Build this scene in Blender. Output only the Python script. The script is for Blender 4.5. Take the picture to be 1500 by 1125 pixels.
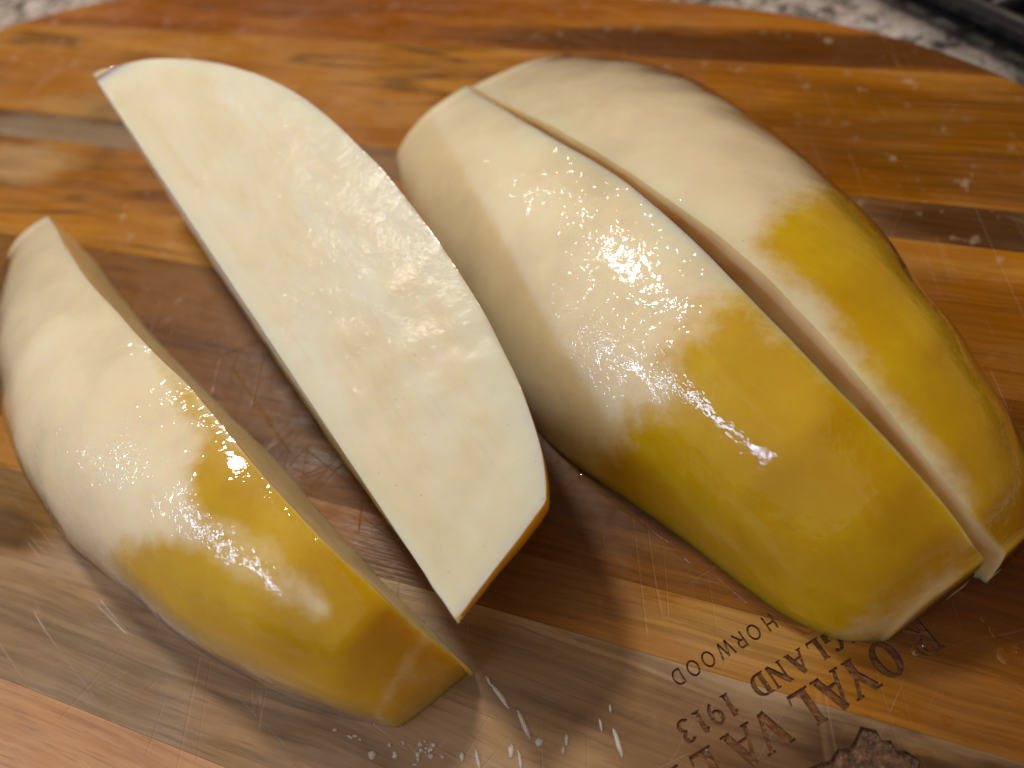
import bpy, bmesh, math, random
from mathutils import Vector, Matrix, noise
R_ = math.radians
for o in list(bpy.data.objects): bpy.data.objects.remove(o)
sc = bpy.context.scene
col = sc.collection
random.seed(7)

# ------------------------------------------------------------------ camera
FPX, PHI, ROLL, CH = 1083.0, R_(56), R_(15.5), 0.14
U = CH / 0.22 / 100.0                       # one board unit in metres
n_c = Vector((-math.sin(ROLL)*math.cos(PHI), math.cos(ROLL)*math.cos(PHI), math.sin(PHI)))
x_c = Vector((3550, -692, 1083)).normalized()
x_c = (x_c - n_c*x_c.dot(n_c)).normalized()
y_c = n_c.cross(x_c)
W2C = Matrix((x_c, y_c, n_c))               # camera axes -> world axes
def ray(px, py): return W2C @ Vector(((px-750)/FPX, -(py-562.5)/FPX, -1))
_d = ray(750, 562.5)
CAM = Vector((_d.x/_d.z*CH, _d.y/_d.z*CH, CH))
def P(px, py, z=0.0):
    d = ray(px, py); t = (z-CAM.z)/d.z
    return CAM + d*t
def pix(p):
    q = W2C.transposed() @ (p-CAM)
    return (750+FPX*q.x/-q.z, 562.5-FPX*q.y/-q.z)
cd = bpy.data.cameras.new('camera'); cam = bpy.data.objects.new('camera', cd); col.objects.link(cam)
cam.matrix_world = Matrix.Translation(CAM) @ W2C.to_4x4()
cd.sensor_width = 36; cd.lens = FPX/1500*36; cd.clip_start = .005; cd.clip_end = 20
cd.dof.use_dof = True
foc = P(960, 420, .034)
cd.dof.focus_distance = -(W2C.transposed() @ (foc-CAM)).z
cd.dof.aperture_fstop = 9.0
sc.camera = cam
# ------------------------------------------------------------------ light
sc.view_settings.view_transform = 'Standard'; sc.view_settings.look = 'None'
sc.view_settings.exposure = .06; sc.view_settings.gamma = 1
wd = bpy.data.worlds.new('World'); sc.world = wd; wd.use_nodes = True
wd.node_tree.nodes['Background'].inputs[0].default_value = (1.0, .54, .22, 1)
wd.node_tree.nodes['Background'].inputs[1].default_value = .24
def lamp(name, loc, aim, size, power, colr, shape='DISK', sy=None):
    l = bpy.data.lights.new(name, 'AREA'); l.shape = shape; l.size = size
    if sy: l.size_y = sy
    l.energy = power; l.color = colr
    o = bpy.data.objects.new(name, l); col.objects.link(o); o.location = loc
    o.rotation_euler = (Vector(aim)-Vector(loc)).to_track_quat('-Z', 'Y').to_euler()
    return o
#LIGHTS
lamp('ceiling_lamp', (-.40, .36, .70), (0, 0, 0), .105, 4.6, (1, .90, .77))
lamp('soft_fill', (-.50, -.34, .85), (0, 0, 0), 3.2, 5.4, (1, .94, .84))  # added oversized area light, a soft fill standing in for room ambience
wl = lamp('window_light', (-.31, -.30, .37), (-.02, -.02, 0), .42, .95, (.56, .70, 1), 'RECTANGLE', .032)
_z = wl.location.normalized(); _x = Vector((.8, -.6, 0)); _x = (_x - _z*_x.dot(_z)).normalized(); _y = _z.cross(_x)
wl.rotation_euler = Matrix((_x, _y, _z)).transposed().to_euler()
#ENDLIGHTS
# ------------------------------------------------------------------ helpers
def link(name, me, mat=None, parent=None):
    o = bpy.data.objects.new(name, me); col.objects.link(o)
    if mat: me.materials.append(mat)
    if parent: o.parent = parent
    return o
def empty(name, loc, **kw):
    o = bpy.data.objects.new(name, None); col.objects.link(o); o.location = loc
    o.empty_display_size = .01
    for k, v in kw.items(): o[k] = v
    return o
class NT:
    def __init__(s, name):
        s.m = bpy.data.materials.new(name); s.m.use_nodes = True
        s.t = s.m.node_tree; s.t.nodes.clear()
        s.out = s.t.nodes.new('ShaderNodeOutputMaterial')
        s.tc = s.t.nodes.new('ShaderNodeTexCoord').outputs['Object']
    def n(s, typ, ins=None, **kw):
        nd = s.t.nodes.new('ShaderNode'+typ)
        for k, v in kw.items(): setattr(nd, k, v)
        for k, v in (ins or {}).items():
            if isinstance(v, bpy.types.NodeSocket): s.t.links.new(v, nd.inputs[k])
            else: nd.inputs[k].default_value = v
        return nd
    def map(s, scale, loc=(0,0,0), rot=(0,0,0), src=None):
        if rot != (0,0,0): src = s.n('Mapping', {'Vector': src or s.tc, 'Rotation': rot}).outputs[0]; rot = (0,0,0)
        return s.n('Mapping', {'Vector': src or s.tc, 'Scale': scale, 'Location': loc, 'Rotation': rot}).outputs[0]
    def noise(s, vec, scale, detail=4, rough=.55, dist=0):
        return s.n('TexNoise', {'Vector': vec, 'Scale': scale, 'Detail': detail, 'Roughness': rough, 'Distortion': dist}).outputs[0]
    def ramp(s, fac, stops, interp='LINEAR'):
        nd = s.n('ValToRGB', {'Fac': fac}); cr = nd.color_ramp; cr.interpolation = interp
        while len(cr.elements) < len(stops): cr.elements.new(.5)
        for e, (p, c) in zip(cr.elements, stops):
            e.position = p; e.color = (c[0], c[1], c[2], 1) if hasattr(c, '__len__') else (c, c, c, 1)
        return nd.outputs[0]
    def rng(s, v, a, b, c=0., d=1., smooth=True):
        return s.n('MapRange', {'Value': v, 'From Min': a, 'From Max': b, 'To Min': c, 'To Max': d},
                   interpolation_type='SMOOTHSTEP' if smooth else 'LINEAR').outputs[0]
    def mix(s, fac, a, b, mode='MIX'):
        nd = s.n('Mix', data_type='RGBA', blend_type=mode)
        for i, v in ((0, fac), (6, a), (7, b)):
            if isinstance(v, bpy.types.NodeSocket): s.t.links.new(v, nd.inputs[i])
            else: nd.inputs[i].default_value = v if i == 0 else (*v, 1)
        return nd.outputs[2]
    def math(s, op, a, b=0., c=0.):
        nd = s.n('Math', operation=op)
        for i, v in enumerate((a, b, c)):
            if isinstance(v, bpy.types.NodeSocket): s.t.links.new(v, nd.inputs[i])
            else: nd.inputs[i].default_value = v
        return nd.outputs[0]
    def bump(s, h, strength, dist, nrm=None):
        d = {'Height': h, 'Strength': strength, 'Distance': dist}
        if nrm: d['Normal'] = nrm
        return s.n('Bump', d).outputs[0]
    def bsdf(s, **kw):
        nd = s.n('BsdfPrincipled', {k.replace('_', ' '): v for k, v in kw.items()})
        s.t.links.new(nd.outputs[0], s.out.inputs[0]); return nd

# ------------------------------------------------------------------ materials: wood
def wood(name, seed, dark, mid, light, vein=.5, grey=0.0, spots=(), rough=(.28, .5)):
    w = NT(name); off = (seed*1.37, seed*.71, seed*.3)
    # slow warp, then grain stretched along x
    wv = w.noise(w.map((9, 22, 9), off), 1.0, 3, .5)
    wsub = w.n('VectorMath', {0: w.tc}, operation='ADD')
    wc = w.n('CombineXYZ', {'Y': w.math('MULTIPLY', w.math('SUBTRACT', wv, .5), .012)}).outputs[0]
    w.t.links.new(wc, wsub.inputs[1]); wp = wsub.outputs[0]
    big = w.noise(w.map((6, 42, 20), off, src=wp), 1, 4, .55, .3)
    fine = w.noise(w.map((26, 760, 200), off, src=wp), 1, 5, .7, .2)
    pores = w.noise(w.map((85, 1700, 700), off, src=wp), 1, 3, .65)
    c = w.ramp(w.math('ADD', big, w.math('MULTIPLY', w.math('SUBTRACT', fine, .5), .55)),
               [(.26, dark), (.45, mid), (.62, light), (.78, mid)])
    # dark veins: narrow bands of a second warped field
    vn = w.noise(w.map((5, 60, 20), (off[1]+3, off[0], 1), src=wp), 1, 3, .5, .6)
    band = w.math('ABSOLUTE', w.math('SUBTRACT', vn, .5))
    vm = w.math('MULTIPLY', w.rng(band, .0, .035, 1, 0), w.rng(w.noise(w.map((14, 14, 14), off), 1, 3), .45, .62))
    c = w.mix(w.math('MULTIPLY', vm, vein), c, tuple(x*.28 for x in dark))
    c = w.mix(w.rng(pores, .55, .68, 0, .45), c, tuple(x*.45 for x in mid))
    for q, (sx_, sy_, rx_, ry_, cc_, al_) in enumerate(spots):
        ln = w.n('VectorMath', {0: w.map((1/(rx_*U), 1/(ry_*U), 1), (-sx_/rx_, -sy_/ry_, 0), src=wp)}, operation='LENGTH').outputs['Value']
        ln = w.math('ADD', ln, w.math('MULTIPLY', w.math('SUBTRACT', w.noise(w.map((30, 120, 30), (q, 2, 5)), 1, 4, .6), .5), 1.3))
        tone = w.mix(w.math('MULTIPLY', w.rng(fine, .35, .62), .6), tuple(x*.62 for x in srgb(*cc_)), tuple(x*1.15 for x in srgb(*cc_)))
        c = w.mix(w.math('MULTIPLY', w.rng(ln, .6, 1.25, 1, 0), al_), c, tone)
    # dried, greyed patches against wet, saturated ones
    st = w.noise(w.map((26, 34, 26), (off[2], 4, 2)), 1, 5, .62, .4)
    dry = w.rng(st, .40, .66, 0, 1)
    c = w.mix(1.0, c, (.78, .87, .72), 'MULTIPLY')
    hsv = w.n('HueSaturation', {'Saturation': .62, 'Value': 1.12, 'Color': c}).outputs[0]
    c = w.mix(w.math('MULTIPLY', dry, .10+grey*.7), c, hsv)
    # limescale spots
    sp = w.noise(w.map((210, 150, 150), (1, off[0], 2)), 1, 2, .5)
    spm = w.math('MULTIPLY', w.rng(sp, .62, .74), w.rng(w.noise(w.map((20, 20, 20), (3, 1, 8)), 1, 2), .46, .62))
    c = w.mix(w.math('MULTIPLY', spm, .34), c, (.55, .47, .40))
    # knife scratches: thin lines in two directions
    sm = None
    for k, (ang, sx, th) in enumerate(((1.25, 26, .0065), (1.9, 30, .005), (.35, 22, .005), (2.5, 25, .004))):
        mp = w.map((sx*.18, sx*5.2, 1), (k*3.1, k*1.7, k), (0, 0, ang), src=w.tc)
        f = w.noise(mp, 1, 1, .3)
        l = w.rng(w.math('ABSOLUTE', w.math('SUBTRACT', f, .5)), 0, th, 1, 0)
        l = w.math('MULTIPLY', l, w.rng(w.noise(w.map((45, 45, 45), (k, 9, 3)), 1, 2), .48, .6))
        sm = l if sm is None else w.math('MAXIMUM', sm, l)
    c = w.mix(w.math('MULTIPLY', sm, .09), c, (.60, .42, .26))
    h = w.math('ADD', w.math('MULTIPLY', fine, .5), w.math('MULTIPLY', pores, .35))
    h = w.math('SUBTRACT', h, w.math('MULTIPLY', sm, .8))
    wet = w.noise(w.map((60, 80, 60), (5, 2, off[0])), 1, 4, .6)
    rg = w.rng(wet, .38, .62, rough[0], rough[1])
    nb = w.bump(h, .35, .00035)
    nb = w.bump(wet, .3, .0008, nb)
    c = w.n('HueSaturation', {'Saturation': 1.06, 'Value': .95, 'Color': c}).outputs[0]
    w.bsdf(Base_Color=c, Roughness=rg, Normal=nb, Specular_IOR_Level=.24)
    return w.m

def srgb(r, g, b):
    f = lambda v: (v/255/12.92) if v/255 <= .04045 else ((v/255+.055)/1.055)**2.4
    return (f(r), f(g), f(b))

# ------------------------------------------------------------------ the board
TH = .019
def outline(inset, n=360, a=35.0, b=25.0, e=3.05, cx=-12.0):
    pts = []
    for i in range(n):
        t = 2*math.pi*i/n; c, s = math.cos(t), math.sin(t)
        x = abs(c)**(2/e)*math.copysign(1, c); y = abs(s)**(2/e)*math.copysign(1, s)
        pts.append(((cx+a*x)*U - inset*x, b*y*U - inset*y))
    return pts
board = empty('chopping_board', (-12*U, 0, -TH), label='rounded striped hardwood chopping board with engraved lettering, under all the fruit pieces', category='chopping board')
def solid():
    bm = bmesh.new(); rings = []
    lv = [(.004, -TH), (0, -TH+.004)] + [(.005*(1-math.cos(t*math.pi/10)), -.005*(1-math.sin(t*math.pi/10))) for t in range(0, 6)]
    for ins, z in lv:
        rings.append([bm.verts.new((x, y, z)) for x, y in outline(ins)])
    for r0, r1 in zip(rings, rings[1:]):
        for i in range(len(r0)):
            j = (i+1) % len(r0); bm.faces.new((r0[i], r0[j], r1[j], r1[i]))
    bm.faces.new(rings[0][::-1]); bm.faces.new(rings[-1])
    return bm
SPOTS = [[], [(14.5,-9.8,6,2.4,(78,48,28),.95),(8.5,-9.6,3,1.6,(130,90,66),.6),(3,-9.2,4,1.2,(108,78,58),.5),(-17.5,-9.0,4,1.9,(132,92,46),.85),(-16,-9.4,1.6,.8,(84,54,24),.6),(-12,-12.6,6,1.6,(152,122,102),.6)],  # right-end spots: brown wood figure, deepened to paint in light falloff
 [(1,-7,5,1.6,(112,74,46),.8),(9,-6.9,2.6,.9,(200,148,94),.75),(15,-6.9,3.5,1.2,(140,86,34),.7)], [(16,-2,5,3.5,(98,50,22),.7),(3,-3,5,2.2,(88,52,30),.7)],
 [(-30,7.6,4,1.4,(206,162,124),.7),(16,5,7,3,(132,72,22),.6)], [(16.5,10.2,6,1.6,(74,40,18),.75),(-28,9.8,8,1.4,(164,136,116),.7)],
 [(16,15,11,4,(134,80,20),.7),(-27,12.3,7,1.0,(196,160,120),.35)], [(6,20.3,17,1.4,(98,54,26),.9)]]
PLANKS = [  # y0, y1, dark, mid, light, vein, grey
 (-26, -14.1, (150,100,75), (196,142,112), (214,164,130), .1, .1),
 (-14.1, -7.8, (120,88,68), (152,116,92), (176,140,114), .3, .6),
 (-7.8, -5.9, (128,74,30), (158,98,44), (178,122,66), .2, .1),
 (-5.9, 2.9, (72,40,14), (116,70,30), (142,92,46), .5, .05),
 (2.9, 9.3, (122,68,20), (176,112,44), (196,138,70), .6, .15),
 (9.3, 11.3, (74,40,20), (118,78,50), (150,108,80), .5, .6),
 (11.3, 19.3, (118,64,22), (164,102,44), (188,128,64), .7, .1),
 (19.3, 26, (96,46,18), (150,84,34), (184,118,58), .4, .1)]
planks = []
for i, (y0, y1, d, m, l, v, g) in enumerate(PLANKS):
    bm = solid()
    for yy, sgn in ((y0, -1), (y1, 1)):
        r = bmesh.ops.bisect_plane(bm, geom=bm.verts[:]+bm.edges[:]+bm.faces[:], plane_co=(0, yy*U-sgn*.00003, 0), plane_no=(0, sgn, 0), clear_outer=True)
        ed = [e for e in r['geom_cut'] if isinstance(e, bmesh.types.BMEdge)]
        if ed: bmesh.ops.holes_fill(bm, edges=ed, sides=0)
    me = bpy.data.meshes.new('plank'); bm.normal_update(); bm.to_mesh(me); bm.free()
    o = link('plank', me, wood('wood_%d' % i, i+1, srgb(*d), srgb(*m), srgb(*l), v, g, SPOTS[i]), board)
    o.matrix_parent_inverse = Matrix.Translation((12*U, 0, TH))
    planks.append(o)

# ------------------------------------------------------------------ engraved lettering
LO = Vector((10.766, -7.483)); LU = Vector((-.7071, -.7071)); LV = Vector((.7071, -.7071))
def quadstroke(x0, y0, x1, y1, w):
    d = Vector((x1-x0, y1-y0)).normalized(); nn = Vector((-d.y, d.x))*w/2
    a, b = Vector((x0, y0)), Vector((x1, y1))
    return [a-nn, b-nn, b+nn, a+nn]
def bar(x0, y0, x1, y1): return [Vector((x0, y0)), Vector((x1, y0)), Vector((x1, y1)), Vector((x0, y1))]
def arc(cx, cy, rx, ry, t0, t1, wx, wy, n=14):
    out = []
    for k in range(n):
        q = []
        a0 = R_(t0+(t1-t0)*k/n); a1 = R_(t0+(t1-t0)*(k+1)/n)
        for a, s in ((a0, 1), (a1, 1), (a1, -1), (a0, -1)):
            q.append(Vector((cx+(rx+s*wx/2)*math.cos(a), cy+(ry+s*wy/2)*math.sin(a))))
        out.append(q)
    return out
TK, TN, SF = .235, .11, .065
def glyph(ch, sans=False):
    tk, tn, sf = (.125, .125, 0) if sans else (TK, TN, SF)
    g = []
    def serif(x, y, w=.17):
        if sf: g.append(bar(x-w, y-(sf if y > .5 else 0), x+w, y+(0 if y > .5 else sf)))
    if ch == 'R':
        g += [bar(-.30, 0, -.30+tk, 1)]; serif(-.30+tk/2, 0); serif(-.24, 1, .13)
        g += [bar(-.2, 1-tn, .02, 1), bar(-.2, .46, .02, .46+tn)]
        g += arc(.02, .5+.23, .21, .235, -90, 90, tk, tn, 10)
        g += [quadstroke(.0, .49, .34, .02, tk)]
        if sf: g.append(bar(.28, 0, .48, sf))
    elif ch == 'O':
        g += arc(0, .5, .38-tk/2+.03, .5-tn/2+.01, 0, 360, tk, tn, 28)
    elif ch == 'Y':
        g += [bar(-tk/2, 0, tk/2, .46), quadstroke(0, .42, -.30, 1-sf, tk), quadstroke(.02, .42, .28, 1-sf, tn)]
        serif(0, 0); serif(-.31, 1, .15); serif(.29, 1, .13)
    elif ch == 'A':
        g += [quadstroke(0, 1, -.32, sf, tn if not sans else tk), quadstroke(-.02, 1, .30, sf, tk), bar(-.2, .30, .2, .30+tn)]
        serif(-.33, 0, .13); serif(.32, 0, .15)
    elif ch == 'V':
        g += [quadstroke(0, 0, -.30, 1-sf, tk), quadstroke(.02, 0, .30, 1-sf, tn)]
        serif(-.31, 1, .15); serif(.31, 1, .13)
    elif ch == 'L':
        g += [bar(-.24, 0, -.24+tk, 1), bar(-.24, 0, .3, tn)]; serif(-.24+tk/2, 1); serif(-.2, 0, .13)
        if sf: g.append([Vector((.24, 0)), Vector((.33, 0)), Vector((.37, .27)), Vector((.33, .27))])
    elif ch == 'E':
        g += [bar(-.24, 0, -.24+tk, 1)]
        for y, x in ((0, .3), (.47, .18), (1-tn, .28)): g.append(bar(-.24, y, x, y+tn))
        serif(-.26, 0, .1); serif(-.26, 1, .1)
    elif ch == 'N':
        g += [bar(-.34, 0, -.34+tn, 1), bar(.27, 0, .27+tn, 1), quadstroke(-.33, .97, .31, .04, tk)]
        serif(-.31, 0, .12); serif(.30, 1, .12); serif(-.37, 1, .1)
    elif ch == 'D':
        g += [bar(-.32, 0, -.32+tk, 1), bar(-.3, 0, 0, tn), bar(-.3, 1-tn, 0, 1)]
        g += arc(-.03, .5, .33, .5-tn/2, -90, 90, tk, tn, 16); serif(-.32, 0, .08); serif(-.32, 1, .08)
    elif ch == 'G':
        g += arc(0, .5, .36-tk/2+.03, .5-tn/2, 50, 325, tk, tn, 20); g += [bar(.18, .05, .18+tk, .42), bar(.1, .40, .42, .45)]
    elif ch == 'H':
        g += [bar(-.33, 0, -.33+tk, 1), bar(.33-tk, 0, .33, 1), bar(-.3, .47, .3, .47+tn)]
        for x in (-.33+tk/2, .33-tk/2): serif(x, 0); serif(x, 1)
    elif ch == 'W':
        g += [quadstroke(-.48, 1, -.24, 0, tk), quadstroke(-.24, 0, 0, .97, tk), quadstroke(0, .97, .24, 0, tk), quadstroke(.24, 0, .48, 1, tk)]
    elif ch == '1':
        g += [bar(-tk/2, 0, tk/2, 1), quadstroke(-.2, .8, 0, .96, tn)]; serif(0, 0, .2)
    elif ch == '9':
        g += arc(0, .68, .22, .28, 0, 360, tk*.85, tn, 20); g += arc(-.06, .55, .28, .5, -75, 15, tk*.8, tn, 10)
    elif ch == '3':
        g += arc(-.03, .74, .19, .22, -95, 150, tk*.85, tn, 14); g += arc(-.03, .27, .23, .24, -150, 95, tk*.85, tn, 14)
    return g
def text_pt(u, v): q = LO + LU*u + LV*v; return q*U
LETTERS = []
for ch, u in zip('ROYALVALLE', (-3.48, -2.30, -1.36, -.62, .25, 1.43, 2.24, 3.32, 4.3, 5.3)): LETTERS.append((ch, u, 0.0, .95, False))
for ch, u in zip('ENGLAND', (-2.75, -2.1, -1.45, -.93, -.28, .38, .95)): LETTERS.append((ch, u, -.86, .60, False))
for ch, u in zip('1913', (1.97, 2.42, 2.87, 3.34)): LETTERS.append((ch, u, -.84, .60, False))
for ch, u in zip('HORWOOD', (-.27, .27, .72, 1.22, 1.78, 2.27, 2.76)): LETTERS.append((ch, u, -2.0, .44, True))
DEP = .0005
burn = NT('burnt_wood')
bn = burn.noise(burn.map((500, 1500, 500)), 1, 4, .6)
burn.bsdf(Base_Color=burn.ramp(bn, [(.3, srgb(64, 38, 18)), (.5, srgb(98, 62, 32)), (.7, srgb(128, 88, 50))]), Roughness=.14, Normal=burn.bump(bn, .9, .0005))
wall = NT('burnt_edge'); wall.bsdf(Base_Color=(*srgb(42, 22, 10), 1), Roughness=.25)
cut = bmesh.new()
def prism(bm, poly, z0, z1):
    a = sum(poly[i].x*poly[(i+1) % len(poly)].y-poly[(i+1) % len(poly)].x*poly[i].y for i in range(len(poly)))
    if a < 0: poly = poly[::-1]
    lo = [bm.verts.new((p.x, p.y, z0)) for p in poly]; hi = [bm.verts.new((p.x, p.y, z1)) for p in poly]
    bm.faces.new(lo[::-1]); bm.faces.new(hi)
    for i in range(len(poly)): j = (i+1) % len(poly); bm.faces.new((lo[i], lo[j], hi[j], hi[i]))
def place(poly, u, v, s):
    return [text_pt(u+p.x*s, v+p.y*s) for p in poly]
for ch, u, v, s, sans in LETTERS:
    bm = bmesh.new()
    for k, poly in enumerate(glyph(ch, sans)):
        pl = place(poly, u, v, s)
        prism(cut, pl, -DEP-k*2e-7, .002)
        z = -DEP+.00004+k*1.5e-7
        a = sum(pl[i].x*pl[(i+1) % len(pl)].y-pl[(i+1) % len(pl)].x*pl[i].y for i in range(len(pl)))
        if a < 0: pl = pl[::-1]
        bm.faces.new([bm.verts.new((p.x, p.y, z)) for p in pl])
    me = bpy.data.meshes.new('engraved_letter'); bm.to_mesh(me); bm.free()
    o = link('engraved_letter', me, burn.m, board); o.matrix_parent_inverse = Matrix.Translation((12*U, 0, TH))
# the carved crest: a ragged mount with ridges left standing in the recess
crest = [(-.62,1.45),(-.30,1.62),(-.05,1.72),(.25,1.60),(.55,1.72),(.80,1.66),(1.10,1.62),(1.35,1.75),(1.25,2.1),(1.4,2.5),(1.1,2.9),(.5,3.1),(0,3.2),(-.6,3.05),(-1.1,3.0),(-1.35,2.7),(-1.2,2.4),(-1.0,2.3),(-1.05,2.05),(-.85,1.95),(-.9,1.7)]
prism(cut, [text_pt(a, b) for a, b in crest], -DEP*1.5, .002)
bm = bmesh.new()
bm.faces.new([bm.verts.new((p.x, p.y, -DEP*1.5+.00004)) for p in [text_pt(a, b) for a, b in crest]][::-1])
rr = random.Random(3)
for k in range(90):
    a, b = rr.uniform(-1.0, 1.2), rr.uniform(1.7, 2.95)
    L, an = rr.uniform(.08, .30), rr.choice((.6, .9, 2.2, 2.6))+rr.uniform(-.3, .3)
    pl = quadstroke(a, b, a+L*math.cos(an), b+L*math.sin(an), rr.uniform(.03, .07))
    prism(bm, [text_pt(p.x, p.y) for p in pl], -DEP*1.5+.00003, -.00075-rr.random()*.00025)
bmesh.ops.recalc_face_normals(bm, faces=bm.faces[:])
me = bpy.data.meshes.new('carved_crest'); bm.to_mesh(me); bm.free()
cr = NT('charred_wood'); cn = cr.noise(cr.map((700, 900, 700)), 1, 5, .65)
cr.bsdf(Base_Color=cr.ramp(cn, [(.35, srgb(38, 22, 12)), (.55, srgb(84, 54, 30)), (.72, srgb(132, 96, 58))]), Roughness=.3, Normal=cr.bump(cn, .9, .0006))
o = link('carved_crest', me, cr.m, board); o.matrix_parent_inverse = Matrix.Translation((12*U, 0, TH))
me = bpy.data.meshes.new('cutter'); bmesh.ops.recalc_face_normals(cut, faces=cut.faces[:]); cut.to_mesh(me); cut.free()
co = link('cutter', me, wall.m)
for o in planks[1:4]:
    o.data.materials.append(wall.m)
    md = o.modifiers.new('engrave', 'BOOLEAN'); md.operation = 'DIFFERENCE'; md.solver = 'EXACT'; md.use_self = True
    md.object = co; md.material_mode = 'TRANSFER'
bpy.context.view_layer.update(); dg = bpy.context.evaluated_depsgraph_get()
for o in planks[1:4]:
    nm = bpy.data.meshes.new_from_object(o.evaluated_get(dg)); o.modifiers.clear(); o.data = nm; nm.name = 'plank'
bpy.data.objects.remove(co)

# ------------------------------------------------------------------ fruit
def polyline(pts, n):
    """Catmull-Rom through pts, n samples evenly by length; pts any dimension."""
    V = [Vector(p) for p in pts]; E = [V[0]*2-V[1]] + V + [V[-1]*2-V[-2]]
    fine = []
    for i in range(1, len(E)-2):
        for k in range(24):
            t = k/24; a, b, c, d = E[i-1], E[i], E[i+1], E[i+2]
            fine.append(.5*((2*b)+(c-a)*t+(2*a-5*b+4*c-d)*t*t+(3*b-a-3*c+d)*t**3))
    fine.append(V[-1])
    L = [0]
    for p, q in zip(fine, fine[1:]): L.append(L[-1]+(q-p).length)
    out = []; j = 0
    for i in range(n):
        t = L[-1]*i/(n-1)
        while j < len(L)-2 and L[j+1] < t: j += 1
        f = (t-L[j])/max(L[j+1]-L[j], 1e-12); out.append(fine[j].lerp(fine[j+1], min(f, 1)))
    return out
def lerp1(xs, ys, x):
    if x <= xs[0]: return ys[0]
    for a, b, c, d in zip(xs, xs[1:], ys, ys[1:]):
        if x <= b:
            t = (x-a)/(b-a); return c+(d-c)*t
    return ys[-1]
def side(poly, p):
    """signed distance (px) of p from an open polyline, + on its left as drawn on the page"""
    best = 1e9; sg = 1
    for a, b in zip(poly, poly[1:]):
        d = b-a; t = max(0, min(1, (p-a).dot(d)/d.dot(d))); q = a+d*t
        dd = (p-q).length
        if dd < best-1e-9: best = dd; sg = 1 if d.x*(p-a).y-d.y*(p-a).x < 0 else -1
    return best*sg
def inside(poly, p):
    c = False; j = len(poly)-1
    for i in range(len(poly)):
        a, b = poly[i], poly[j]
        if (a[1] > p[1]) != (b[1] > p[1]) and p[0] < (b[0]-a[0])*(p[1]-a[1])/(b[1]-a[1])+a[0]: c = not c
        j = i
    return c
def sdist(poly, p):
    best = 1e9; P_ = Vector(p)
    for i in range(len(poly)):
        a, b = Vector(poly[i]), Vector(poly[(i+1) % len(poly)])
        d = b-a; t = max(0, min(1, (P_-a).dot(d)/d.dot(d))); best = min(best, (P_-a-d*t).length)
    return best if inside(poly, p) else -best
def paint(me, polys, width, skinflag):
    """the flesh's own two colours, as a per-vertex value"""
    at = me.attributes.new('yellow', 'FLOAT', 'POINT'); fa = me.attributes.new('cut', 'FLOAT', 'POINT')
    for v in me.vertices:
        q = pix(v.co); s = -1e9
        for pl, wt in polys: s = max(s, wt*max(0, min(1, .5+sdist(pl, q)/width)))
        at.data[v.index].value = max(0, s)
        fa.data[v.index].value = skinflag[v.index]
def build(name, rows, flags, mat, info, polys, width=60):
    """rows: closed rings of equal length, far end to near end"""
    bm = bmesh.new(); V = [[bm.verts.new(p) for p in r] for r in rows]; m = len(rows[0])
    for a, b in zip(V, V[1:]):
        for i in range(m):
            j = (i+1) % m; bm.faces.new((a[i], a[j], b[j], b[i]))
    for ring in (V[0], V[-1]):
        c = bm.verts.new(sum((v.co for v in ring), Vector())/m)
        for i in range(m): bm.faces.new((ring[i], ring[(i+1) % m], c))
    bmesh.ops.recalc_face_normals(bm, faces=bm.faces[:])
    if bm.calc_volume(signed=True) < 0: bmesh.ops.reverse_faces(bm, faces=bm.faces[:])
    fl = [f for r in flags for f in r] + [flags[0][0], 1.0]
    bm.verts.index_update()
    me = bpy.data.meshes.new('flesh'); bm.to_mesh(me); bm.free()
    for p in me.polygons: p.use_smooth = True
    paint(me, polys, width, fl)
    me.set_sharp_from_angle(angle=R_(42))
    base = P(*info['at'], 0)
    root = empty(name, base, **{k: v for k, v in info.items() if k != 'at'})
    o = link('flesh', me, mat, root); o.matrix_parent_inverse = Matrix.Translation(-base)
    return root, o
def jitter(p, s=1.0):
    return Vector((noise.noise(p*90), noise.noise(p*90+Vector((7, 1, 3))), noise.noise(p*90+Vector((2, 9, 5)))))*.0004*s \
         + Vector((noise.noise(p*320), noise.noise(p*320+Vector((4, 1, 3))), noise.noise(p*320+Vector((2, 5, 5)))))*.00003*s

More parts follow.
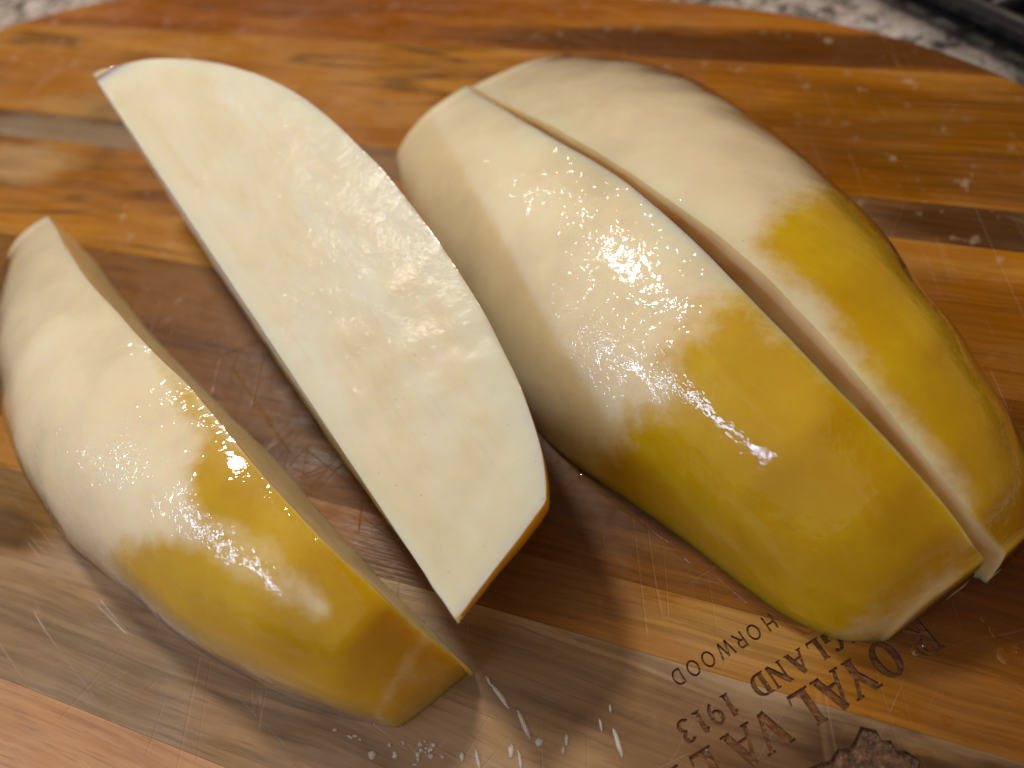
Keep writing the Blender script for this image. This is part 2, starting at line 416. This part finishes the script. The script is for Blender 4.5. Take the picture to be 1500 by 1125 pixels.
NS, NA = 190, 72
def dome_piece(name, ridge, hs, sil, sgn, lean, mat, info, polys, capf=.010, endf=.0009, power=2.1, under=0.0, width=60, shear=0, endflag=.12, roll=0, skew=0):
    rp = polyline(ridge, NS); sp = polyline(sil, 240)
    S = [i/(NS-1) for i in range(NS)]
    H = [lerp1(hs[0], hs[1], s) for s in S]
    for _ in range(14): H = [H[0]] + [(H[i-1]+H[i]*2+H[i+1])/4 for i in range(1, NS-1)] + [H[-1]]
    K = [P(q.x, q.y, h) for q, h in zip(rp, H)]
    ax = (K[-1]-K[int(NS*.25)]); ax.z = 0; ax.normalize()
    mv = Vector((-ax.y, ax.x, 0))*sgn
    AN = [math.pi/2*k/NA for k in range(NA+1)]
    def sec(i, w):
        out = []
        top = H[i]/math.cos(roll)**(2/power); back = math.sin(roll)**(2/power) if roll else 0
        for a0 in AN:
            a = a0*(1+roll/(math.pi/2))
            ca, sa = math.cos(a), math.sin(a)
            c, s = math.copysign(abs(ca)**(2/power), ca), abs(sa)**(2/power)
            if a0 == AN[-1]: c = -back
            sk = skew*max(0, min(1, (i/(NS-1)-.62)/.38))**1.5
            p = Vector((K[i].x, K[i].y, 0)) + (mv - ax*sk)*w*(c + back) + Vector((0, 0, top*s))
            out.append(p)
        return out
    Wd = []
    for i in range(NS):
        lo, hi = .0005, .075
        for _ in range(15):
            w = (lo+hi)/2
            ex = max(side(sp, Vector(pix(p)))*sgn for p in sec(i, w)[::6])
            if ex > 0: hi = w
            else: lo = w
        Wd.append(w)
    for _ in range(10): Wd = [Wd[0]] + [(Wd[i-1]+Wd[i]*2+Wd[i+1])/4 for i in range(1, NS-1)] + [Wd[-1]]
    print(name, 'w', [round(Wd[i]*1000, 1) for i in range(0, NS, 21)], 'h', [round(H[i]*1000, 1) for i in range(0, NS, 21)])
    rows, flags = [], []
    def ring(i, scale=1.0, axial=0.0, f=0.0, endshear=0.0):
        pts = sec(i, Wd[i]*scale)
        o = []
        for p in pts:
            q = p.copy(); q.z *= scale
            q = q + ax*(axial + endshear*(H[i]-q.z))
            o.append(q + jitter(q, .65)*min(1, max(0, q.z/.004)))
        # down the cut face, then back along the board
        kx = o[-1]; n2, n3 = 16, 12
        for k in range(1, n2+1):
            t = k/n2; q = Vector((kx.x, kx.y, kx.z*(1-t))) - mv*lean*t*(kx.z) + ax*endshear*(kx.z*t)
            o.append(q + mv*.00025*noise.noise(q*200))
        a, b = o[-1], o[0]
        for k in range(1, n3): o.append(a.lerp(b, k/n3))
        fl = [f]*(NA+1) + [1.0]*(n2+n3-1); fl[NA] = .3
        return o, fl
    for k in range(9):
        t = math.pi/2*(1-k/9); r, f = ring(0, max(.02, math.cos(t)), -capf*math.sin(t)); rows.append(r); flags.append(f)
    for i in range(NS):
        es = shear*max(0, (i/(NS-1)-.9)/.1)**2
        r, f = ring(i, 1, 0, 0, es); rows.append(r); flags.append(f)
    for sc_, axo in ((.985, endf*.4), (.96, endf*.8), (.92, endf), (.6, endf*1.3), (.3, endf*1.4)):
        r, f = ring(NS-1, sc_, axo, endflag, shear); rows.append(r); flags.append(f)
    return build(name, rows, flags, mat, info, polys, width)

def flesh_mat(name, seed, pale=(223,214,182), yel=(192,158,0), face=(216,211,184), wet=1.0):
    w = NT(name); A = lambda n_: w.n('Attribute', attribute_name=n_).outputs['Fac']
    ye, cu0 = A('yellow'), A('cut'); cu = w.math('MINIMUM', cu0, 1); rim = w.rng(cu0, 1, 2)
    o = (seed*2.1, seed, seed*.7)
    n1 = w.noise(w.map((70, 70, 70), o), 1, 5, .62, .3)
    n2 = w.noise(w.map((320, 320, 320), o), 1, 4, .6, .5)
    st = w.noise(w.map((28, 260, 60), o, (0, 0, .64)), 1, 4, .6)
    ym = w.math('ADD', ye, w.math('MULTIPLY', w.math('SUBTRACT', n1, .5), .95))
    ym = w.math('ADD', ym, w.math('MULTIPLY', w.math('SUBTRACT', n2, .5), .35))
    ym = w.rng(ym, .22, .84)
    # shell: pale where the peel was pared deep, yellow where a layer stays
    pc = w.ramp(w.noise(w.map((45, 45, 45), o), 1, 4, .6), [(.3, srgb(*[v*.93 for v in pale])), (.5, srgb(*pale)), (.7, srgb(pale[0]*1.02, pale[1]*1.04, pale[2]*1.06))])
    yc = w.ramp(w.noise(w.map((60, 60, 60), o), 1, 5, .65), [(.3, srgb(yel[0]*.96, yel[1]*.94, yel[2])), (.5, srgb(*yel)), (.72, srgb(yel[0]*1.05, yel[1]*1.1, yel[2]+20))])
    yc = w.mix(w.rng(st, .56, .72, 0, .28), yc, srgb(206, 178, 84))
    c = w.mix(ym, pc, yc)
    fc = w.ramp(w.noise(w.map((24, 80, 60), o, (0, 0, .64)), 1, 5, .6, .4), [(.3, srgb(face[0]*.96, face[1]*.94, face[2]*.88)), (.5, srgb(*face)), (.68, srgb(face[0]*1.0, face[1]*1.03, face[2]*1.08))])
    fb = w.noise(w.map((70, 800, 200), o, (0, 0, .64)), 1, 4, .6, .3)
    fc = w.mix(w.rng(fb, .52, .75, 0, .22), fc, srgb(204, 190, 150))
    fc = w.mix(w.rng(fb, .46, .28, 0, .15), fc, srgb(224, 220, 200))
    fc = w.mix(w.math('MULTIPLY', rim, .9), fc, srgb(212, 214, 192))
    c = w.mix(cu, c, fc)
    # wet film: pits, streaks and small beads, all as relief
    b1 = w.noise(w.map((240, 240, 240), o), 1, 3, .55, .8)
    b2 = w.noise(w.map((1100, 1100, 1100), o), 1, 2, .6, .5)
    wv = w.n('VectorMath', {0: w.map((1, 1, 1), o), 1: w.n('VectorMath', {0: w.n('TexNoise', {'Vector': w.map((400, 400, 400), o), 'Scale': 1.}).outputs['Color'], 'Scale': .0016}, operation='SCALE').outputs[0]}, operation='ADD').outputs[0]
    bead = None
    for sc_, hi in ((420, .44), (800, .42)):
        v_ = w.n('TexVoronoi', {'Vector': w.n('Mapping', {'Vector': wv, 'Scale': (sc_, sc_, sc_)}).outputs[0], 'Scale': 1., 'Randomness': 1.})
        keep = w.rng(w.n('SeparateColor', {'Color': v_.outputs['Color']}).outputs[0], .2, .8, 0, 1, False)
        q = w.math('MULTIPLY', w.rng(v_.outputs['Distance'], .0, hi, 1, 0), keep)
        if bead is not None: q = w.math('MULTIPLY', q, .5)
        bead = q if bead is None else w.math('ADD', bead, q)
    patch = w.rng(w.noise(w.map((110, 110, 110), (o[1], 3, 1)), 1, 3, .6), .38, .58, .05, 1)
    patch = w.math('MULTIPLY', patch, w.rng(ym, 0, 1, 1, .28))
    b3 = w.noise(w.map((560, 560, 560), o), 1, 2, .6, 1.2)
    hh = w.math('ADD', w.math('MULTIPLY', b1, .34), w.math('MULTIPLY', w.math('MULTIPLY', bead, patch), 1.3))
    hh = w.math('ADD', hh, w.math('MULTIPLY', w.math('MULTIPLY', b3, patch), .55))
    gl = w.bump(hh, w.rng(cu, 0, 1, .31*wet, .20*wet), .0011)
    dn = w.bump(b1, .05, .0006)
    # small brown specks and pores of the fruit itself
    spk = w.math('MULTIPLY', w.rng(w.noise(w.map((900, 900, 900), o), 1, 1), .73, .80), w.rng(n1, .5, .6))
    c = w.mix(w.math('MULTIPLY', spk, .35), c, srgb(150, 104, 50))
    base = w.n('BsdfPrincipled', {'Base Color': c, 'Roughness': .45, 'Normal': dn, 'Specular IOR Level': .12,
           'Subsurface Weight': .9, 'Subsurface Radius': (1.0, .55, .14), 'Subsurface Scale': .013}).outputs[0]
    film = w.n('BsdfGlossy', {'Roughness': w.rng(cu, 0, 1, .05, .2), 'Normal': gl}).outputs[0]
    fr = w.n('Fresnel', {'IOR': 1.40, 'Normal': dn}).outputs[0]
    fr = w.math('MULTIPLY', fr, w.rng(cu, 0, 1, 2.3, .16))
    w.t.links.new(w.n('MixShader', {0: fr, 1: base, 2: film}).outputs[0], w.out.inputs[0])
    return w.m
flesh_a = flesh_mat('wet_flesh', 1, face=(218,198,148))
flesh_b = flesh_mat('wet_flesh_face', 2)
GRP = 'peeled fruit quarters on the board'
BIG = 3000
# near quarter of the right-hand half
dome_piece('fruit_wedge', [(690,130),(795,194),(896,252),(990,328),(1122,460),(1272,617),(1380,735),(1437,812)],
    ([0,.06,.14,.3,.5,.7,.85,.95,1], [.014,.022,.028,.034,.035,.033,.027,.020,.013]),
    [(705,112),(640,150),(610,175),(588,215),(582,260),(600,310),(640,380),(690,470),(735,560),(795,640),(858,692),(930,740),(1010,797),(1090,860),(1150,902),(1200,927),(1250,938),(1310,926),(1385,897),(1428,856),(1440,815)], -1, 0,
    flesh_a, dict(at=(950,600), label='half pale, half yellow peeled fruit quarter, dome up, over the engraved lettering', category='fruit wedge', group=GRP),
    [([(1045,440),(1085,425),(1120,440),(1460,740),(1425,812),(1392,850),(1320,912),(1235,950),(1235,BIG),(-100,BIG),(-100,690),(800,672),(850,668),(895,650),(930,610),(985,590),(1000,560),(985,520),(1005,480)],1), ([(880,BIG),(1230,BIG),(1230,950),(1300,600),(1120,420),(1040,420),(960,480),(930,540),(880,600),(790,640)],.42), ([(1200,BIG),(1200,930),(1300,880),(1370,820),(1420,730),(BIG,700),(BIG,BIG)],.78)], shear=.05, width=135, skew=.05)
# far quarter of the right-hand half
dome_piece('fruit_wedge', [(699,131),(831,197),(946,268),(1095,380),(1227,515),(1356,670),(1468,802)],
    ([0,.06,.14,.3,.5,.7,.85,.95,1], [.014,.022,.028,.034,.035,.033,.027,.020,.012]),
    [(680,128),(720,104),(770,88),(850,81),(930,89),(1000,110),(1080,153),(1160,213),(1230,275),(1290,335),(1350,418),(1400,480),(1440,545),(1475,600),(1500,652),(1515,710),(1510,770),(1485,820)], 1, .05,
    flesh_a, dict(at=(1200,350), label='peeled fruit quarter with a broad yellow flank, behind the one over the lettering', category='fruit wedge', group=GRP),
    [([(1140,300),(1190,278),(1250,268),(BIG,200),(BIG,BIG),(1400,BIG),(1420,735),(1330,620),(1240,500),(1185,430),(1150,400),(1118,360)],1)], shear=.1, width=80)
# left quarter
dome_piece('fruit_wedge', [(72,320),(125,405),(200,488),(299,592),(400,714),(500,818),(607,915),(675,970)],
    ([0,.06,.14,.3,.5,.7,.85,.95,1], [.016,.022,.027,.032,.033,.031,.025,.014,.006]),
    [(75,305),(45,328),(20,360),(4,400),(-8,450),(-10,520),(0,590),(12,640),(45,715),(95,788),(150,838),(215,893),(270,938),(330,976),(400,1012),(470,1042),(530,1058),(580,1064),(602,1056),(640,1015),(676,972)], -1, .08,
    flesh_a, dict(at=(230,700), label='peeled fruit quarter, pale with two yellow lobes, nearest the pink plank', category='fruit wedge', group=GRP),
    [([(235,535),(262,580),(295,640),(268,690),(272,735),(300,772),(345,770),(395,800),(440,850),(470,892),(400,866),(340,832),(290,800),(240,785),(185,790),(165,810),(170,860),(-50,900),(-50,BIG),(560,BIG),(566,1045),(600,985),(640,930),(500,760),(400,680)],1), ([(150,800),(260,780),(300,700),(480,760),(600,900),(500,1000),(300,900)],.50), ([(530,BIG),(535,1030),(575,965),(610,910),(BIG,925),(BIG,BIG)],.82)], shear=.1, width=70, endflag=.05, endf=.0007, roll=R_(12), skew=.08)

# middle quarter: cut face up, skin under
TE = .13
def middle_piece():
    k0, k1 = P(140,115,.036), P(666,906,.026)
    ol = polyline([(140,114),(160,102),(182,94),(230,86),(300,90),(380,110),(450,148),(520,208),(580,272),(640,352),(700,442),(740,520),(772,592),(790,650),(799,700),(800,735)], 200)
    ol += [Vector((800,735)).lerp(Vector((668,908)), k/40) for k in range(1, 41)]
    ax = (k1-k0); ax.z = 0; ax.normalize(); mv = Vector((-ax.y, ax.x, 0))
    N = 220; rows, flags = [], []
    ss = [.5-.5*math.cos(math.pi*(i/(N-1))) for i in range(N)]
    Wd = []
    for s in ss:
        k = k0.lerp(k1, s); lo, hi = 0.0003, .06
        for _ in range(16):
            w = (lo+hi)/2
            if side(ol, Vector(pix(k+mv*w+Vector((0, 0, TE*w))))) > 0: hi = w
            else: lo = w
        Wd.append(w)
    print('mid w', [round(v*1000, 1) for v in Wd[::20]])
    for i, s in enumerate(ss):
        k = k0.lerp(k1, s); w = Wd[i]
        d = min(k.z-.0002, .031*(1-abs(2*min(1, s*1.0)-1.02)**3.2)*1.02+.0008)
        d = min(d, .0012+w*1.25+.006*max(0, min(1, (s-.8)/.1)))
        ring, fl = [], []
        n1, n2, n3 = 44, 40, 16
        for j in range(n1):           # face, core edge to skin edge
            t = j/n1; q = k+mv*w*t+Vector((0, 0, TE*w*t))
            q.z += .0003*noise.noise(q*130)+.0001*noise.noise(q*420); ring.append(q); fl.append(1.0+max(0, min(1, (t-.74)/.14))*.8+max(0, min(1, (s-.86)/.06))*.5+max(0, min(1, (.08-t)/.06))*.5)
        for j in range(n2):           # skin, round and under
            e_ = .95-.45*max(0, min(1, (s-.8)/.1)); a = math.pi/2*j/n2; c, s_ = math.cos(a)**e_, math.sin(a)**.95
            q = k+mv*(w*c+.0016*math.sin(min(a*2.2, math.pi))*min(1, w*60))+Vector((0, 0, TE*w*c-d*s_)); ring.append(q+jitter(q, .6)); fl.append(0.0 if j > 0 else .5)
        for j in range(n3):           # second cut face, back up to the core edge
            t = 1-j/n3; q = k+Vector((0, 0, -d*t))-mv*.07*d*t*min(1, 3*(1-s)); ring.append(q+mv*.0003*noise.noise(q*180)); fl.append(1.0)
        rows.append(ring); flags.append(fl)
    return build('fruit_wedge', rows, flags, flesh_b, dict(at=(470,560), label='peeled fruit quarter lying with its flat pale cut face upward, yellow rim', category='fruit wedge', group=GRP),
        [([(640,340),(BIG,300),(BIG,BIG),(-BIG,BIG),(-100,960),(560,960)],1)], 80)
mid_root, mid = middle_piece()

# ------------------------------------------------------------------ worktop and what stands behind
g = NT('granite')
v1 = g.n('TexVoronoi', {'Vector': g.map((330, 330, 330)), 'Scale': 1.}).outputs['Color']
g1 = g.noise(g.map((190, 190, 190)), 1, 5, .7, .5); g2 = g.noise(g.map((60, 60, 60)), 1, 3, .6)
gc = g.ramp(g.math('ADD', g.math('MULTIPLY', g1, .7), g.math('MULTIPLY', g2, .3)), [(.38, (.02, .02, .022)), (.45, (.16, .15, .14)), (.52, (.42, .39, .37)), (.62, (.62, .58, .56))])
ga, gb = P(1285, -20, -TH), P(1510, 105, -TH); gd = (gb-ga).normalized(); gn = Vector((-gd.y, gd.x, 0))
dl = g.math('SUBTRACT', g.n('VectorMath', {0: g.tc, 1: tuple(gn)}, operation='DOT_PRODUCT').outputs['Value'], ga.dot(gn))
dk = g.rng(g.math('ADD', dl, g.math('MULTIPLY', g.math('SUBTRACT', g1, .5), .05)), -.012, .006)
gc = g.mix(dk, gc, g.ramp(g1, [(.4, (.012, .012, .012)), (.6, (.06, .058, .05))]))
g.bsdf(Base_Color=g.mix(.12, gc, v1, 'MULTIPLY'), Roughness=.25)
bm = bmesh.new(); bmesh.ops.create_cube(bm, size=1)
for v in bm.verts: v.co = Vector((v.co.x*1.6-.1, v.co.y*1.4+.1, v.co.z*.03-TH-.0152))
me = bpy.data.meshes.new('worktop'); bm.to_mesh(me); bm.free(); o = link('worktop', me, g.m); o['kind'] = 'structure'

# worktop colour is darker towards the tray (see material)
e0, e1 = P(1392, -10, -.006), P(1525, 50, -.006)
ex = (e1-e0).normalized(); rib_d = (P(1500, 2, -.004)-P(1400, 38, -.004)).normalized()
blk = NT('black_plastic'); bk = blk.noise(blk.map((300, 300, 300)), 1, 3)
blk.bsdf(Base_Color=(.012, .012, .016, 1), Roughness=blk.rng(bk, .3, .7, .4, .6), Normal=blk.bump(bk, .2, .0005))
tray = empty('drying_tray', e0 + ex*.06 + rib_d*.05 + Vector((0, 0, -.014)), label='black ribbed drying tray on the speckled worktop behind the board', category='drying tray')
tinv = Matrix.Translation(-tray.location)
def beam(name, a, b, wv, hv, mat, parent, inv, segs=1):
    """rounded bar from a to b, half width vector wv, half height vector hv"""
    bm = bmesh.new(); rings = []
    for p in (a, b):
        rings.append([bm.verts.new(p + wv*math.copysign(abs(math.cos(t))**.7, math.cos(t)) + hv*math.copysign(abs(math.sin(t))**.7, math.sin(t))) for t in [2*math.pi*k/10 for k in range(10)]])
    for i in range(10): bm.faces.new((rings[0][i], rings[0][(i+1) % 10], rings[1][(i+1) % 10], rings[1][i]))
    bm.faces.new(rings[0][::-1]); bm.faces.new(rings[1]); bmesh.ops.recalc_face_normals(bm, faces=bm.faces[:])
    me = bpy.data.meshes.new(name); bm.to_mesh(me); bm.free()
    for f in me.polygons: f.use_smooth = True
    o = link(name, me, mat, parent); o.matrix_parent_inverse = inv; return o
Z = Vector((0, 0, 1)); rn = Vector((-rib_d.y, rib_d.x, 0))
beam('rim', e0-ex*.05, e0+ex*.16, Vector((-ex.y, ex.x, 0))*.0016, Z*.0022, blk.m, tray, tinv)
beam('base', e0-ex*.05+Z*-.009+rib_d*.06, e0+ex*.16+Z*-.009+rib_d*.06, Vector((-ex.y, ex.x, 0))*.052, Z*.004, blk.m, tray, tinv)
for k in range(16):
    a = e0 + ex*(-.04+.0125*k) + Vector((0, 0, -.003)) + rib_d*.003
    beam('rib', a, a+rib_d*.10, rn*.0016, Z*.0026, blk.m, tray, tinv)

# ------------------------------------------------------------------ juice on the board
def liquid(name, tint, white):
    w = NT(name); nb = w.bump(w.noise(w.map((500, 500, 500)), 1, 2), .15, .0003)
    tr = w.n('BsdfTransparent', {'Color': (*tint, 1)}).outputs[0]
    if white:
        df = w.n('BsdfPrincipled', {'Base Color': (.86, .82, .78, 1), 'Roughness': .4, 'Normal': nb, 'Subsurface Weight': .6, 'Subsurface Scale': .0006}).outputs[0]
        fac = w.rng(w.n('LayerWeight', {'Blend': .5}).outputs['Facing'], .1, .75, white, .15)
        tr = w.n('MixShader', {0: fac, 1: tr, 2: df}).outputs[0]
    gls = w.n('BsdfGlossy', {'Roughness': .03, 'Normal': nb}).outputs[0]
    fr = w.n('Fresnel', {'IOR': 1.42, 'Normal': nb}).outputs[0]
    fr = w.math('MULTIPLY', fr, w.math('SUBTRACT', 1, w.n('NewGeometry').outputs['Backfacing']))
    w.t.links.new(w.n('MixShader', {0: fr, 1: tr, 2: gls}).outputs[0], w.out.inputs[0]); return w
jm = liquid('juice', (1, .96, .86), 0); fm = liquid('glint_painted_juice', (.97, .94, .89), .42)  # second one: white body colour stands in for reflections on clear juice
def drop(cx, cy, rx, ry, ang, h, mat, label, group='juice drops on the board', tail=0.0, wob=.05):
    """rx, ry as seen in the photograph's pixels, converted where it lies"""
    c = P(cx, cy); c.z = .00003; bm = bmesh.new(); n, m = 28, 8; rings = []
    seed = Vector((cx, cy, 0))*.37
    for j in range(m):
        t = j/m; ring = []
        for i in range(n):
            a = 2*math.pi*i/n; r = 1+wob*noise.noise(Vector((math.cos(a), math.sin(a), 0))*1.3+seed)*2
            x, y = rx*r*math.cos(a), ry*r*math.sin(a)*(1-tail*.5*(1+math.cos(a)))
            x, y = x*math.cos(ang)-y*math.sin(ang), x*math.sin(ang)+y*math.cos(ang)
            q = P(cx+x, cy+y)-P(cx, cy)
            ring.append(bm.verts.new(q*(1-t) + Vector((0, 0, h*(1-(1-t)**2.2)))))
        rings.append(ring)
    top = bm.verts.new((0, 0, h)); bot = bm.verts.new((0, 0, 0))
    for a, b in zip(rings, rings[1:]):
        for i in range(n): bm.faces.new((a[i], a[(i+1) % n], b[(i+1) % n], b[i]))
    for i in range(n):
        bm.faces.new((rings[-1][i], rings[-1][(i+1) % n], top)); bm.faces.new((rings[0][(i+1) % n], rings[0][i], bot))
    me = bpy.data.meshes.new('juice_drop'); bm.to_mesh(me); bm.free()
    for f in me.polygons: f.use_smooth = True
    o = link('juice_drop', me, mat); o.location = c
    o['label'] = label; o['category'] = 'juice drop'; o['group'] = group; return o
drop(1479,955,17,20,.9,.0016,jm.m,'largest amber juice drop, near the right end of the golden plank')
drop(1454,925,4,9,-.5,.0005,jm.m,'narrow tail drop just above the largest amber drop')
drop(1441,907,4,6,-.6,.0005,jm.m,'tiny drop above the narrow tail drop, beside the fruit end')
drop(1346,950,12,12,.0,.0010,jm.m,'round juice drop sitting in the bowl of the engraved R')
drop(1386,1056,11,8,.3,.0007,jm.m,'small flat juice drop on the golden plank to the right of the crest')
drop(1352,1104,18,9,.25,.0008,jm.m,'elongated juice drop beside the carved crest', tail=.6)
drop(1366,983,3,5,.3,.0004,jm.m,'tiny bead on the golden plank between the R drop and the flat drop')
drop(1202,1084,3,4,.3,.0004,jm.m,'tiny bead between the engraved V and the crest')
MG = 'juice streaks with painted white glints in front of the fruit'
for cx, cy, rx, ry, an, lb in ((716,998,3,8,-.5,'first and smallest link of the glint-painted streak by the left fruit tip'), (733,1020,5,22,-.62,'upper long dash of the glint-painted streak below the left fruit tip'),
    (768,1062,5,20,-.42,'lower long dash of the glint-painted streak below the left fruit tip'), (790,1087,8,6,.5,'glint-painted blob at the end of the broken streak'),
    (749,1100,6,9,0,'glint-painted blob just below the end of the broken streak'), (762,1114,4,14,-.15,'short upright glint-painted dash below the blob'),
    (700,1113,4,14,-.2,'upright glint-painted dash at the frame edge, left of the blob'), (677,1109,5,7,0,'round glint-painted bead left of the upright dash'),
    (905,1088,5,20,-.3,'long glint-painted dash by the amber wet patch'), (880,1062,3,9,-.2,'thin glint-painted dash above the amber wet patch'), (894,1038,2.5,6,-.1,'faintest glint-painted fleck above the thin dash'),
    (830,1084,4,8,0,'lone glint-painted bead halfway between the broken streak and the amber patch'), (825,1099,3,6,0,'small bead just under the lone glint-painted bead'), (545,1106,7,6,.2,'round glint-painted bead farthest to the left')):
    drop(cx, cy, rx*.85, ry*1.2, an, .0005, fm.m, lb, MG, wob=.14)
for k in range(20):
    a, b = rr.gauss(618, 22), rr.gauss(1102, 14)
    if k > 15: a, b = rr.gauss(510, 14), rr.gauss(1078, 8)
    drop(a, b, rr.uniform(2, 5), rr.uniform(2, 6), rr.uniform(-.5, .5), .0004, fm.m, 'tiny pale bead in the cluster of beads below the left fruit', 'cluster of tiny beads below the left fruit', wob=.3)
def puddle(outer, inner, h, label):
    n = 60; O, I = polyline(outer, n), polyline(inner, n); c = P(*outer[len(outer)//2]); bm = bmesh.new(); rows = []
    for k, (a, b) in enumerate(zip(O, I)):
        e = min(1, 6*min(k, n-1-k)/n+.02); p, q = P(a.x, a.y), P(b.x, b.y); L = (q-p).length; r = []
        p += (q-p)*.10*noise.noise(p*60)
        for v in (0, .0002, .0005, .0009, .0014, .002, .003, .0045, L*.8, L):
            v = min(v, L); hh = h*e*math.sqrt(max(0, 1-(1-min(1, v/.002))**2)); r.append(bm.verts.new(p+(q-p)*(v/L)-c+Vector((0, 0, hh+.00003))))
        for v in (1, .5): r.append(bm.verts.new(p+(q-p)*v-c+Vector((0, 0, .00002))))
        rows.append(r)
    m = len(rows[0])
    for a, b in zip(rows, rows[1:]):
        for i in range(m): bm.faces.new((a[i], a[(i+1) % m], b[(i+1) % m], b[i]))
    bm.faces.new(rows[0]); bm.faces.new(rows[-1][::-1]); bmesh.ops.recalc_face_normals(bm, faces=bm.faces[:])
    me = bpy.data.meshes.new('juice_puddle'); bm.to_mesh(me); bm.free()
    for f in me.polygons: f.use_smooth = True
    o = link('juice_puddle', me, jm.m); o.location = c
    o['label'] = label; o['category'] = 'juice puddle'; o['group'] = 'juice pooled against the fruit'
puddle([(845,700),(885,726),(925,756),(980,800),(1012,830),(1045,846),(1088,882),(1128,908),(1175,932)], [(860,640),(910,690),(960,720),(1010,760),(1060,800),(1100,840),(1150,880),(1180,905),(1210,920)], .0006, 'clear juice pooled along the foot of the lettering-side fruit')
drop(382,600,3,80,-.60,.00025,jm.m,'long thin line of clear juice beside the cut side of the left fruit','juice pooled against the fruit',wob=.15)
puddle([(100,800),(118,815),(136,830),(160,850)][::-1], [(130,780),(145,800),(165,820),(185,840)][::-1], .0007, 'short bead of juice at the outer foot of the left fruit')

sc.cycles.use_denoising = True
sc.cycles.max_bounces = 8
sc.cycles.sample_clamp_indirect = 4
